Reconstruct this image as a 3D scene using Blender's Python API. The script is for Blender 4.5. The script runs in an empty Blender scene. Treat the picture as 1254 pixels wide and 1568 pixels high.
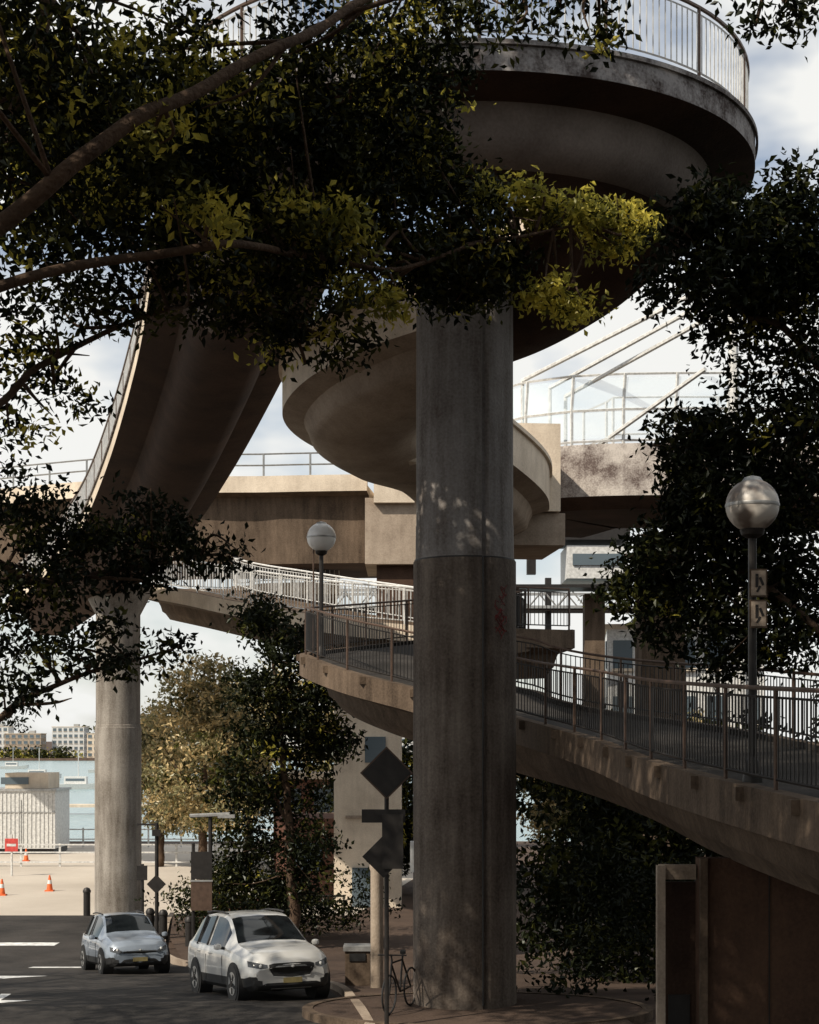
import bpy, math, random
import numpy as np
from mathutils import Vector, Matrix, noise
from mathutils.bvhtree import BVHTree
random.seed(7)
F=2500.0; HZ=1140.0; CH=4.8
def S(a,b,d):
    """image pixel column / row at estimated distance d -> world metres"""
    return ((a-627)/F*d, d, CH+(HZ-b)/F*d)
def Xp(a,d): return (a-627)/F*d
SUN=Vector((-.57,-.47,.67)).normalized()
scene=bpy.context.scene
# ------------------------------------------------------------ materials
def newmat(name):
    m=bpy.data.materials.new(name); m.use_nodes=True
    nt=m.node_tree; b=nt.nodes['Principled BSDF']; return m,nt,b
def plain(name,col,rough=.6,metal=0,spec=.5,var=.25,scale=8):
    m,nt,b=newmat(name)
    tc=nt.nodes.new('ShaderNodeTexCoord'); n=nt.nodes.new('ShaderNodeTexNoise'); n.inputs['Scale'].default_value=scale; n.inputs['Detail'].default_value=2
    nt.links.new(tc.outputs['Object'],n.inputs['Vector'])
    r=nt.nodes.new('ShaderNodeValToRGB'); c=Vector(col)
    r.color_ramp.elements[0].position=.3; r.color_ramp.elements[1].position=.7
    r.color_ramp.elements[0].color=(*(c*(1-var)),1); r.color_ramp.elements[1].color=(*(c*(1+var*.6)),1)
    nt.links.new(n.outputs['Fac'],r.inputs['Fac']); nt.links.new(r.outputs['Color'],b.inputs['Base Color'])
    b.inputs['Roughness'].default_value=rough; b.inputs['Metallic'].default_value=metal
    b.inputs['Specular IOR Level'].default_value=spec
    return m
def concrete(name,light,dark,streak=1.0,bump=.25,blot=.6,contrast=.22):
    m,nt,b=newmat(name); N=nt.nodes.new; L=nt.links.new
    tc=N('ShaderNodeTexCoord')
    mp=N('ShaderNodeMapping'); mp.inputs['Scale'].default_value=(2.6,2.6,.22); L(tc.outputs['Object'],mp.inputs['Vector'])
    n1=N('ShaderNodeTexNoise'); n1.inputs['Scale'].default_value=1.6; n1.inputs['Detail'].default_value=4; n1.inputs['Roughness'].default_value=.62; L(mp.outputs[0],n1.inputs['Vector'])
    n2=N('ShaderNodeTexNoise'); n2.inputs['Scale'].default_value=blot; n2.inputs['Detail'].default_value=5; n2.inputs['Roughness'].default_value=.65; L(tc.outputs['Object'],n2.inputs['Vector'])
    n3=N('ShaderNodeTexNoise'); n3.inputs['Scale'].default_value=22; n3.inputs['Detail'].default_value=3; L(tc.outputs['Object'],n3.inputs['Vector'])
    mx=N('ShaderNodeMix'); mx.data_type='FLOAT'; mx.inputs[0].default_value=.5*streak; L(n2.outputs['Fac'],mx.inputs[2]); L(n1.outputs['Fac'],mx.inputs[3])
    m3=N('ShaderNodeMix'); m3.data_type='FLOAT'; m3.inputs[0].default_value=.22; L(mx.outputs[0],m3.inputs[2]); L(n3.outputs['Fac'],m3.inputs[3])
    r=N('ShaderNodeValToRGB'); r.color_ramp.elements[0].position=.5-contrast*.6; r.color_ramp.elements[1].position=.5+contrast*.6
    r.color_ramp.elements[0].color=(*dark,1); r.color_ramp.elements[1].color=(*light,1); L(m3.outputs[0],r.inputs['Fac'])
    L(r.outputs['Color'],b.inputs['Base Color']); b.inputs['Roughness'].default_value=.88; b.inputs['Specular IOR Level'].default_value=.2
    bp=N('ShaderNodeBump'); bp.inputs['Strength'].default_value=bump; bp.inputs['Distance'].default_value=.03; L(n3.outputs['Fac'],bp.inputs['Height']); L(bp.outputs[0],b.inputs['Normal'])
    return m
def leafmat(name,col,trans=.35):
    m=bpy.data.materials.new(name); m.use_nodes=True; nt=m.node_tree; nt.nodes.clear(); N=nt.nodes.new; L=nt.links.new
    tc=N('ShaderNodeTexCoord'); n=N('ShaderNodeTexNoise'); n.inputs['Scale'].default_value=3.1; n.inputs['Detail'].default_value=0; L(tc.outputs['Object'],n.inputs['Vector'])
    r=N('ShaderNodeValToRGB'); c=Vector(col); r.color_ramp.elements[0].position=.35; r.color_ramp.elements[1].position=.65
    r.color_ramp.elements[0].color=(*(c*.55),1); r.color_ramp.elements[1].color=(c[0]*1.4,c[1]*1.25,c[2]*1.1,1); L(n.outputs['Fac'],r.inputs['Fac'])
    d=N('ShaderNodeBsdfDiffuse'); L(r.outputs[0],d.inputs['Color'])
    t=N('ShaderNodeBsdfTranslucent'); L(r.outputs[0],t.inputs['Color'])
    mx=N('ShaderNodeMixShader'); mx.inputs[0].default_value=trans; L(d.outputs[0],mx.inputs[1]); L(t.outputs[0],mx.inputs[2])
    g=N('ShaderNodeBsdfGlossy'); g.inputs['Roughness'].default_value=.35; g.inputs['Color'].default_value=(.9,.95,.9,1); m2=N('ShaderNodeMixShader'); m2.inputs[0].default_value=.015; L(mx.outputs[0],m2.inputs[1]); L(g.outputs[0],m2.inputs[2])
    o=N('ShaderNodeOutputMaterial'); L(m2.outputs[0],o.inputs['Surface']); return m
M_conc=concrete('concrete_warm',(.165,.12,.085),(.05,.035,.024))  # albedo lowered so the colour carries shade on shaded ramps
M_concM=concrete('concrete_mid',(.45,.37,.29),(.22,.172,.13),.4)
M_concL=concrete('concrete_pale',(.75,.65,.52),(.46,.385,.30),.5)  # pale albedo also stands in for sunlight on lit fascias
M_concD=concrete('concrete_soffit_shade',(.082,.049,.033),(.034,.02,.014),.3)  # underside shade is put into this dark colour
M_concS=concrete('concrete_soffit_sheen',(.27,.225,.195),(.14,.11,.092),.3)  # lighter copy, paints the sky sheen on the ring soffit
M_colL=concrete('concrete_column_grey',(.36,.33,.29),(.13,.11,.09),1.1,.3,.7,.2)
M_col=concrete('concrete_column_shade',(.19,.158,.130),(.045,.032,.024),1.2,.4,.9,.22)  # shade on the lower shaft is put into its darker colour
M_colU=concrete('concrete_column_upper',(.26,.245,.23),(.085,.068,.056),1.2,.4,.9,.22)
M_mott=concrete('concrete_mottled',(.55,.5,.45),(.12,.09,.08),.3,.3,1.2,.16)
M_fas=concrete('concrete_fascia_mottled',(.30,.28,.27),(.06,.045,.04),.3,.3,1.6,.12)  # blotchy mottling from mid grey to near black
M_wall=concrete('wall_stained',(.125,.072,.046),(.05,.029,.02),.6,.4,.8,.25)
M_joint=plain('joint_dark',(.02,.018,.016))
M_white=plain('painted_steel_white',(.62,.62,.6),.45)
M_steelD=plain('dark_steel',(.025,.022,.02),.5,.3)
M_railB=plain('rail_brown',(.11,.07,.05),.5,.4)
M_galv=plain('galvanised',(.38,.38,.37),.45,.5)
M_asph=concrete('asphalt',(.055,.049,.044),(.022,.020,.018),0,.35,.5,.2)
M_pave=concrete('paving',(.10,.068,.05),(.045,.031,.024),0,.3,.5,.3)
M_plaza=concrete('plaza_paving',(.60,.54,.46),(.42,.37,.31),0,.2,.1,.3)
M_paint=plain('road_paint',(.72,.72,.7),.7,var=.4,scale=5)
M_bark=concrete('bark',(.13,.085,.055),(.035,.022,.015),.8,1.0,2.5,.3)
M_black=plain('black_rubber',(.012,.012,.012),.7)
M_red=plain('sign_red',(.55,.06,.05),.5)
M_graf=plain('spray_paint',(.16,.018,.015),.6,var=.6)
M_orange=plain('cone_orange',(.75,.14,.03),.6)
M_yel=plain('plate_yellow',(.22,.18,.08),.5)
M_brick=plain('brick_wall',(.16,.075,.05),.85,scale=3)
def glass(name,col=(.03,.04,.045),r=.06):
    m,nt,b=newmat(name); b.inputs['Base Color'].default_value=(*col,1); b.inputs['Roughness'].default_value=r; b.inputs['Specular IOR Level'].default_value=.5; return m
M_glass=glass('car_glass',(.012,.015,.017))
M_win=glass('window_glass',(.10,.13,.15),.15)
def carpaint(name,col):
    m,nt,b=newmat(name); b.inputs['Base Color'].default_value=(*col,1); b.inputs['Roughness'].default_value=.3; b.inputs['Metallic'].default_value=.15
    b.inputs['Coat Weight'].default_value=.7; b.inputs['Coat Roughness'].default_value=.05; return m
M_cw=carpaint('car_paint_white',(.55,.55,.53)); M_cb=carpaint('car_paint_silver_blue',(.24,.28,.33))
M_lens=glass('headlight_lens',(.07,.075,.08),.1)
m,nt,b=newmat('lamp_globe_glass'); b.inputs['Roughness'].default_value=.4
n=nt.nodes.new('ShaderNodeTexNoise'); n.inputs['Scale'].default_value=3.4; r=nt.nodes.new('ShaderNodeValToRGB'); r.color_ramp.elements[0].color=(.16,.13,.11,1); r.color_ramp.elements[1].color=(.62,.58,.52,1); r.color_ramp.elements[0].position=.42; r.color_ramp.elements[1].position=.58
tc=nt.nodes.new('ShaderNodeTexCoord'); nt.links.new(tc.outputs['Object'],n.inputs['Vector']); nt.links.new(n.outputs['Fac'],r.inputs['Fac']); nt.links.new(r.outputs[0],b.inputs['Base Color'])
M_globe=m; M_globeW=plain('lamp_globe_opal',(.8,.8,.78),.25,var=.08,scale=3)
m,nt,b=newmat('clear_panel'); b.inputs['Base Color'].default_value=(.75,.88,.95,1); b.inputs['Roughness'].default_value=.02; b.inputs['Alpha'].default_value=.3
M_clear=m
m,nt,b=newmat('harbour_water'); b.inputs['Base Color'].default_value=(.24,.34,.36,1); b.inputs['Roughness'].default_value=.22
n=nt.nodes.new('ShaderNodeTexNoise'); n.inputs['Scale'].default_value=.5; n.inputs['Detail'].default_value=5; bp=nt.nodes.new('ShaderNodeBump'); bp.inputs['Strength'].default_value=.9; bp.inputs['Distance'].default_value=.6
tc=nt.nodes.new('ShaderNodeTexCoord'); nt.links.new(tc.outputs['Object'],n.inputs['Vector']); nt.links.new(n.outputs['Fac'],bp.inputs['Height']); nt.links.new(bp.outputs[0],b.inputs['Normal']); M_water=m
LD=leafmat('leaf_shaded',(.010,.014,.005),.2); LM=leafmat('leaf_mid',(.055,.062,.014),.3); LL=leafmat('leaf_sunlit',(.44,.42,.08),.45)  # same foliage in shaded, middle and sunlit tones, light put into colour
LY=leafmat('leaf_autumn',(.50,.43,.25),.4); LO=leafmat('leaf_olive',(.27,.27,.15),.4)
# ------------------------------------------------------------ mesh builder
class MB:
    def __init__(s): s.v=[]; s.f=[]; s.m=[]; s.mats=[]
    def mi(s,mat):
        if mat not in s.mats: s.mats.append(mat)
        return s.mats.index(mat)
    def add(s,vs,fs,mat):
        o=len(s.v); s.v+= [tuple(v) for v in vs]; i=s.mi(mat)
        for f in fs: s.f.append([o+k for k in f]); s.m.append(i)
    def box(s,c,d,mat,rz=0,taper=1,R=None):
        hx,hy,hz=d[0]/2,d[1]/2,d[2]/2; vs=[]
        for sz in(-1,1):
            t=taper if sz>0 else 1
            for sx,sy in((-1,-1),(1,-1),(1,1),(-1,1)): vs.append(Vector((sx*hx*t,sy*hy*t,sz*hz)))
        Rm=R if R else Matrix.Rotation(rz,3,'Z'); vs=[Rm@v+Vector(c) for v in vs]
        s.add(vs,[(3,2,1,0),(4,5,6,7),(0,1,5,4),(1,2,6,5),(2,3,7,6),(3,0,4,7)],mat)
    def tube(s,pts,rad,mat,n=8,cap=True):
        pts=[Vector(p) for p in pts]; k=len(pts)
        if not hasattr(rad,'__len__'): rad=[rad]*k
        vs=[];up=None
        for i,p in enumerate(pts):
            t=(pts[min(i+1,k-1)]-pts[max(i-1,0)]).normalized()
            if up is None: up=Vector((0,0,1)) if abs(t.z)<.9 else Vector((1,0,0))
            a=t.cross(up).normalized(); b2=a.cross(t).normalized(); up=b2
            for j in range(n):
                an=2*math.pi*j/n+.39; vs.append(p+(a*math.cos(an)+b2*math.sin(an))*rad[i])
        fs=[(i*n+j,i*n+(j+1)%n,(i+1)*n+(j+1)%n,(i+1)*n+j) for i in range(k-1) for j in range(n)]
        if cap: fs+=[tuple(range(n))[::-1],tuple((k-1)*n+j for j in range(n))]
        s.add(vs,fs,mat)
    def sweep(s,path,prof,mat,caps=True,mats=None):
        k=len(path); n=len(prof); vs=[]
        for i,p in enumerate(path):
            a=path[max(i-1,0)]; b2=path[min(i+1,k-1)]; tx,ty=b2[0]-a[0],b2[1]-a[1]; l=math.hypot(tx,ty) or 1; nx,ny=ty/l,-tx/l
            for o,z in prof: vs.append((p[0]+nx*o,p[1]+ny*o,p[2]+z))
        base=len(s.v); s.v+=vs
        for j in range(n):
            mt=mats[j] if mats else mat; mi=s.mi(mt)
            for i in range(k-1):
                s.f.append([base+i*n+j,base+i*n+(j+1)%n,base+(i+1)*n+(j+1)%n,base+(i+1)*n+j]); s.m.append(mi)
        if caps:
            mi=s.mi(mat); s.f.append([base+j for j in range(n)][::-1]); s.m.append(mi); s.f.append([base+(k-1)*n+j for j in range(n)]); s.m.append(mi)
    def lathe(s,c,prof,mat,n=32,rf=None):
        vs=[]
        for r,z in prof:
            for j in range(n):
                a=2*math.pi*j/n; rr=r*(rf(a) if rf else 1); vs.append((c[0]+rr*math.cos(a),c[1]+rr*math.sin(a),c[2]+z))
        k=len(prof)
        fs=[(i*n+j,i*n+(j+1)%n,(i+1)*n+(j+1)%n,(i+1)*n+j) for i in range(k-1) for j in range(n)]
        fs+=[tuple(range(n))[::-1],tuple((k-1)*n+j for j in range(n))]
        s.add(vs,fs,mat)
    def build(s,name,angle=35,parent=None):
        me=bpy.data.meshes.new(name); me.from_pydata([tuple(v) for v in s.v],[],s.f)
        for mt in s.mats: me.materials.append(mt)
        me.polygons.foreach_set('material_index',s.m); me.polygons.foreach_set('use_smooth',[True]*len(s.f)); me.update()
        me.set_sharp_from_angle(angle=math.radians(angle))
        o=bpy.data.objects.new(name,me); scene.collection.objects.link(o)
        if parent: o.parent=parent
        return o
def spline(pts,n=10):
    P=[Vector(p) for p in pts]; P=[P[0]*2-P[1]]+P+[P[-1]*2-P[-2]]; out=[]
    for i in range(1,len(P)-2):
        for j in range(n):
            t=j/n; a,b2,c,d=P[i-1],P[i],P[i+1],P[i+2]
            out.append(.5*((2*b2)+(c-a)*t+(2*a-5*b2+4*c-d)*t*t+(3*b2-a-3*c+d)*t**3))
    out.append(P[-2]); return out
def offset(path,o,dz=0):
    k=len(path); r=[]
    for i,p in enumerate(path):
        a=path[max(i-1,0)]; b2=path[min(i+1,k-1)]; tx,ty=b2[0]-a[0],b2[1]-a[1]; l=math.hypot(tx,ty) or 1
        r.append(Vector((p[0]+ty/l*o,p[1]-tx/l*o,p[2]+dz)))
    return r
def resample(path,step):
    out=[Vector(path[0])]; acc=0
    for i in range(len(path)-1):
        a,b2=Vector(path[i]),Vector(path[i+1]); l=(b2-a).length
        if l<1e-6: continue
        while acc+l>=step:
            t=(step-acc)/l; a=a.lerp(b2,t); out.append(a.copy()); l=(b2-a).length; acc=0
            if l<1e-6: break
        acc+=l
    return out
def railing(mb,edge,h=1.1,step=.13,post=1.6,m_top=None,m_bar=None,rt=.03,rb=.009,low=.12,lm=None):
    m_top=m_top or M_railB; m_bar=m_bar or M_galv
    fine=resample(edge,.3)
    mb.tube([p+Vector((0,0,h)) for p in fine],rt,m_top,6)
    mb.tube([p+Vector((0,0,low)) for p in fine],.018,lm or m_bar,4)
    mb.tube([p+Vector((0,0,h-.1)) for p in fine],.014,m_bar,4)
    for p in resample(edge,step): mb.tube([p+Vector((0,0,low)),p+Vector((0,0,h-.1))],rb,m_bar,4,False)
    for p in resample(edge,post): mb.tube([p-Vector((0,0,.15)),p+Vector((0,0,h))],.028,m_top,6,False)
def prof(hw=1.75,fh=.45,td=1.4,tw=.95,bw=.5,up=.0):
    R=[(hw,up),(hw,-fh),(hw-.12,-fh-.04),(tw+.08,-fh-.15),(tw,-fh-.3),(tw-.06,-(fh+td)/2-.1),(tw-.18,-td+.22),(bw,-td)]
    Lf=[(-a,b2) for a,b2 in R[::-1]]
    top=[(-hw+.22,up),(-hw+.22,-.1),(hw-.22,-.1),(hw-.22,up)]
    return R+Lf+top
# ------------------------------------------------------------ terrain
YB=[-300,0,30,33,36,40,43,46.7,60,90,104,108,109,900,905,4000]
ZB=[0,0,0,-.27,-.54,-.9,-1.17,-1.5,-1.5,-1.5,-1.6,-1.6,-8,-8,-3,12]
def zg(y): return float(np.interp(y,YB,ZB))
def sheet(name,rows,mat,dz):
    mb=MB(); rr=[]
    for i in range(len(rows)-1):
        a,b2=rows[i],rows[i+1]; rr.append(a)
        for y in YB:
            if a[0]<y<b2[0]:
                t=(y-a[0])/(b2[0]-a[0]); rr.append((y,a[1]+(b2[1]-a[1])*t,a[2]+(b2[2]-a[2])*t))
    rr.append(rows[-1]); vs=[];fs=[]
    for y,x0,x1 in rr: vs+=[(x0,y,zg(y)+dz),(x1,y,zg(y)+dz)]
    for i in range(len(rr)-1): fs.append((2*i,2*i+1,2*i+3,2*i+2))
    mb.add(vs,fs,mat); return mb.build(name)
sheet('ground',[(-300,-4000,4000),(4000,-4000,4000)],M_pave,0)
mb=MB(); mb.add([(-4000,108.2,-4.2),(4000,108.2,-4.2),(4000,903,-4.2),(-4000,903,-4.2)],[(0,1,2,3)],M_water); mb.build('water')
road=[(-20,-14,-.6),(24,-13,-.4),(27,-13.2,-.7),(30,-13.5,-1.1),(36,-14.5,-1.9),(42,-18,-4.6),(48,-26,-7.2),(56,-40,-8.4),(60,-60,-8.8)]
sheet('road',road,M_asph,.012)
sheet('harbourside_plaza',[(60.05,-120,-2),(90,-140,2),(104,-145,4)],M_plaza,.014)
mb=MB(); kp=[Vector((x1,y,zg(y)+.13)) for y,x0,x1 in road]; kp=spline(kp,6)
mb.sweep(kp,[(0,0),(.16,0),(.16,-.2),(0,-.2)],M_concM)
mb.build('kerb')
mb=MB(); ys=[-20,10,24,27,30,33,36,40,43,46.7,52,59]
def rx(y): return float(np.interp(y,[r[0] for r in road],[r[2] for r in road]))
vs=[];fs=[]
for y in ys: vs+=[(rx(y)+.16,y,zg(y)+.125),(rx(y)+4.5+.1*max(0,y-30),y,zg(y)+.125)]
for i in range(len(ys)-1): fs.append((2*i,2*i+1,2*i+3,2*i+2))
mb.add(vs,fs,M_pave); mb.build('footpath')
mb=MB(); ring=[]
for j in range(60):
    a=2*math.pi*j/60; ring.append((1.2+3.1*math.cos(a),28.9+1.9*math.sin(a)))
n=60; vs=[(x,y,.15) for x,y in ring]+[(x+(1.2-x)*.06,y+(28.9-y)*.06,.15) for x,y in ring]+[(x,y,-.1) for x,y in ring]
fs=[(j,(j+1)%n,n+(j+1)%n,n+j) for j in range(n)]+[(2*n+j,2*n+(j+1)%n,(j+1)%n,j) for j in range(n)]
mb.add(vs,fs,M_conc); mb.add([(x+(1.2-x)*.06,y+(28.9-y)*.06,.135) for x,y in ring],[tuple(range(n))],M_pave); mb.build('traffic_island')
mb=MB()
def quad(x0,x1,y0,y1,sh=0):
    ys=[y0]+[y for y in YB if y0<y<y1]+[y1]; vs=[]
    for y in ys:
        t=(y-y0)/(y1-y0)*sh; vs+=[(x0+t,y,zg(y)+.018),(x1+t,y,zg(y)+.018)]
    mb.add(vs,[(2*i,2*i+1,2*i+3,2*i+2) for i in range(len(ys)-1)],M_paint)
for y in (22,30.5,34.5,38.5,42.5): quad(-9.6-(y-30)*.18,-9.45-(y-30)*.18,y,y+1.8,-.35)
quad(-10.4,-10.2,40.2,42.6,-.6); mb.add([(-10.9,40.2,zg(40.2)+.022),(-8.9,40.2,zg(40.2)+.022),(-9.7,39.0,zg(39)+.022)],[(2,1,0)],M_paint)
quad(-10.4,-8.7,44.5,45.1); quad(-13.9,-11.1,51,51.8); quad(-8.0,-7.8,31,33.2,-.3)
mb.add([(-8.6,31.2,zg(31.2)+.022),(-7.2,31.2,zg(31.2)+.022),(-7.8,30.1,zg(30.1)+.022)],[(2,1,0)],M_paint)
for i in range(4): quad(-18.6+i*1.5,-17.8+i*1.5,50,53)
mb.build('road_markings')
# ------------------------------------------------------------ columns
mb=MB(); cx,cy=1.0,29.6
def groove(a):
    a0=math.radians(-68); d=abs((a-a0+math.pi)%(2*math.pi)-math.pi)
    return 1-.07*max(0,1-(d/math.radians(3.6))**4) if d<math.radians(3.6) else 1
mb.lathe((cx,cy,0),[(.935,-.3),(.935,3.0),(.93,8.10)],M_col,150,groove)
mb.lathe((cx,cy,0),[(.912,8.101),(.912,8.13)],M_joint,150,groove)
mb.lathe((cx,cy,0),[(.905,8.131),(.89,8.17),(.885,8.75),(.878,8.77),(.875,13.6)],M_colU,150,groove)
mb.tube([(cx+.935*math.cos(math.radians(-72)),cy+.935*math.sin(math.radians(-72)),z) for z in(.2,8.1)],.018,M_joint,5)
for k in range(9):
    a0=math.radians(-46+random.uniform(-7,7)); z0=random.uniform(7.0,7.7); pts=[]
    for j in range(10):
        a=a0+.09*math.sin(j*1.1+k); z=z0-j*.035+.05*math.sin(j*1.7+k*2); pts.append((cx+.935*math.cos(a),cy+.935*math.sin(a),z-.02))
    mb.tube(pts,.008,M_graf,4)
mb.build('bridge_column',30)
mb=MB(); mb.lathe((-10.35,58,-1.6),[(.82,0),(.82,7.0),(.80,7.02),(.80,7.08),(.78,7.1),(.78,11.0),(1.3,12.0)],M_colL,64); mb.build('bridge_column.001',30)
# ------------------------------------------------------------ spiral ramp
rc=(.8,27.9); Rr=3.25
up=[(-14.5,66,10.6),(-11.5,59,11.2),(-9.0,53,12.0),(-6.75,46,13.0),(-4.7,38.5,14.0),(-3.5,33.2,14.5)]
for a,z in((180,14.62),(205,14.65),(230,14.68),(255,14.7),(280,14.72),(305,14.75),(330,14.78),(355,14.75),(380,14.55),(400,14.2)):
    up.append((rc[0]+Rr*math.cos(math.radians(a)),rc[1]+Rr*math.sin(math.radians(a)),z))
nring=len(up)
up+=[(2.1,31.6,13.85),(.6,32.6,13.5),(-.5,33.8,13.2),(-1.0,35.4,12.9),(-.6,37.2,12.7),(.5,38.9,12.6),(1.6,41.3,12.2),(2.1,45,12.3),(2.4,51,12.8)]
path=spline(up,12); cut=nring*12+7
pA=path[:cut+1]; pB=path[cut:]
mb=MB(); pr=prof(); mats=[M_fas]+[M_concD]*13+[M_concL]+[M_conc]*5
mats[3:7]=[M_concS]*4  # trough face in the painted sheen tone
mb.sweep(path[:61],pr,M_conc,True,[M_concL]+mats[1:3]+[M_concD]*4+mats[7:])  # left ramp: lit edge and shaded soffit set by colour
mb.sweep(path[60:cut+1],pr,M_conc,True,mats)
railing(mb,offset(pA,1.63,0),1.12,.125,1.9,M_railB,M_white,.035,.011,.14,M_white)
railing(mb,offset(pA[:len(pA)-40],-1.63,0),1.12,.14,1.9,M_railB,M_white,.03,.009)
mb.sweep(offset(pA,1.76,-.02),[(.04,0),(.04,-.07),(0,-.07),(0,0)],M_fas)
mb.build('spiral_footbridge_ramp',40)
mb=MB(); pr=prof(1.75,1.0,1.8,1.2,.6); mats=[M_concL,M_concM]+[M_concM]*12+[M_concL]+[M_concM]*5  # pale parapet colour stands in for sun the deck above blocks
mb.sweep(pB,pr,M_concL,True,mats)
for o in(-1.77,1.77): mb.sweep(offset(pB,o,.02),[(.06,0),(.06,-.1),(-.06,-.1),(-.06,0)],M_concL,True)
mb.build('spiral_footbridge_ramp.001',40)
mb=MB(); mb.lathe(S(628,690,36.5),[(.02,-.32),(.2,-.28),(.27,-.1),(.27,.12),(.2,.24),(.1,.75)],M_concL,20); mb.build('soffit_lamp')
# lower ramp
ne=[(1.9,47.2,7.95),(1.5,46.8,7.9),(.6,46.2,7.8),(-1.6,43.5,7.4),(-2.6,40.8,7.1),(-2.45,38,6.85),(-1.4,35.5,6.4),(.1,33.5,5.95),(2.05,31.0,5.3),(2.95,27,4.9),(3.36,22.5,4.55),(4.1,16.5,4.22),(5.0,11,3.95),(6.2,5,3.7)]
near=spline(ne,12); path=offset(near,-1.8)
mb=MB(); pr=prof(1.8,.5,1.3,1.15,.8); mats=[M_conc]*len(pr); mats[16]=mats[17]=mats[18]=M_asph; mb.sweep(path,pr,M_conc,True,mats)
railing(mb,offset(path,1.66,0),1.12,.12,1.75,M_railB,M_steelD,.028,.010)
railing(mb,offset(path,-1.66,0),1.12,.14,1.75,M_railB,M_steelD,.028,.010)
for p in resample(offset(path,1.8,-.02),1.75): mb.box(p+Vector((0,0,-.08)),(.16,.16,.16),M_conc)
mb.build('pedestrian_ramp',40)
hp=[(-3.5,70,11.6),(-7.5,68.5,11.4),(-8.6,65,11.1),(-7.9,61.5,10.7),(-5.6,58,10.0),(-3.2,54.5,9.3),(-.5,51,8.6),(1.0,50.0,8.3),(1.6,49.9,8.2)]
path=spline(hp,12); mb=MB(); pr=prof(1.8,.5,1.3,1.15,.8); mats=[M_concL]+[M_conc]*(len(pr)-1); mats[14]=M_concL; mb.sweep(path,pr,M_concL,True,mats)
for o in(1.66,-1.66): railing(mb,offset(path,o,0),1.12,.2,2,M_white,M_white,.035,.018)
mb.box((1.35,48.4,7.72),(1.3,5.6,.36),M_conc); mb.box((1.3,48.6,3.0),(1.4,1.4,9.2),M_conc)
mb.build('pedestrian_ramp.001',40)
# ------------------------------------------------------------ road viaduct
vp=[(-45,135,15.6),(-33,100,15.6),(-22,78,15.55),(-12,70.5,15.55),(-5,69,15.5),(-1.3,68.6,15.5)]
path=spline(vp,10); mb=MB()
pr=[(4,0),(4,-.65),(3.3,-.75),(3.0,-3.4),(-3.0,-3.4),(-3.3,-.75),(-4,-.65),(-4,0),(-3.7,0),(-3.7,-.4),(3.7,-.4),(3.7,0)]
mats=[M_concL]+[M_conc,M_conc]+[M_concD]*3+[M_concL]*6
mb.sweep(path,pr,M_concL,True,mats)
for p in resample(offset(path,3.85,0),1.9): mb.tube([p,p+Vector((0,0,.9))],.05,M_galv,4)
for h in(.45,.9): mb.tube([p+Vector((0,0,h)) for p in offset(path,3.85,0)],.04,M_galv,4)
mb.box((-.6,66.5,14.9),(1.6,5.2,1.25),M_concL)
mb.box((.2,66.6,13.2),(3.9,4.8,2.6),M_concM)
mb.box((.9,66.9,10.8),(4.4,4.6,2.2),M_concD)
mb.box((2.5,68,5),(3.2,2.5,13.4),M_conc)
mb.build('road_viaduct',35)
mb=MB()
vp=[(2.9,54.5,13.75),(4.6,50.8,13.75),(8.5,50.0,13.75),(14,50.4,13.7),(24,53,13.6),(40,60,13.5)]
path=spline(vp,8)
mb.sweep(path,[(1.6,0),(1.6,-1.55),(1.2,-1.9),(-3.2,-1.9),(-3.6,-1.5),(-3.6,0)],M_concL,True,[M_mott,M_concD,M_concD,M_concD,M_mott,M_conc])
mb.box((3.35,47.4,12.55),(1.4,3.6,2.45),M_concL,rz=.1)
mb.box((3.3,47.6,10.85),(1.8,3.6,.9),M_concM,rz=.1)
mb.box((8.2,53.5,5),(1.4,1.6,13),M_conc)
mb.build('pedestrian_overpass',35)
mb=MB(); e=offset(path,1.45,0)
rs=resample(e,1.55)
for p in rs: mb.tube([p,p+Vector((0,0,1.15)),p+Vector((.05,-.05,2.1))],.05,M_white,4)
for h in(.12,1.05,2.1): mb.tube([p+Vector((0,0,h)) for p in rs],.045,M_white,4)
e2=offset(path,-3.3,0); rs2=resample(e2,1.7)
for p in rs2: mb.tube([p,p+Vector((0,0,2.4))],.05,M_white,4)
for h in(.12,1.2,2.4): mb.tube([p+Vector((0,0,h)) for p in rs2],.04,M_white,4)
for i in range(len(rs)-1):
    a,b2=rs[i],rs[i+1]; mb.add([a+Vector((0,0,.2)),b2+Vector((0,0,.2)),b2+Vector((0,0,2.0)),a+Vector((0,0,2.0))],[(0,1,2,3)],M_clear)
mb.build('glazed_screen_fence',35)
mb=MB()
for a,b2 in((S(800,583,50),S(1110,425,44)),(S(866,607,50),S(1130,462,44)),(S(842,594,52),S(1105,450,46)),(S(905,690,49.4),S(1080,565,46))):
    mb.tube([a,b2],.07,M_white,6)
for q in((800,583,50),(866,607,50),(842,594,52)):
    p=Vector(S(*q)); mb.tube([p,(p.x,p.y,13.7)],.055,M_white,6)
mb.tube([S(1110,425,44),S(1130,462,44)],.08,M_white,6)
mb.tube([S(1120,445,44),(9.2,44,-1.4)],.14,M_white,8)
mb.build('canopy_frame')
mb=MB(); y=92
x0,x1=Xp(440,y),Xp(1010,y)+6; zb,zt=12.55,13.5
for yy in(y,y+2.5):
    for z in(zb,zt): mb.box(((x0+x1)/2,yy,z),(x1-x0,.14,.16),M_galv)
    x=x0; k=0
    while x<x1-.8:
        mb.tube([(x,yy,zb if k%2 else zt),(x+.8,yy,zt if k%2 else zb)],.05,M_galv,4); x+=.8;k+=1
mb.box(((x0+x1)/2,y+1.25,zb-.1),(x1-x0,2.4,.12),M_concD)
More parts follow.
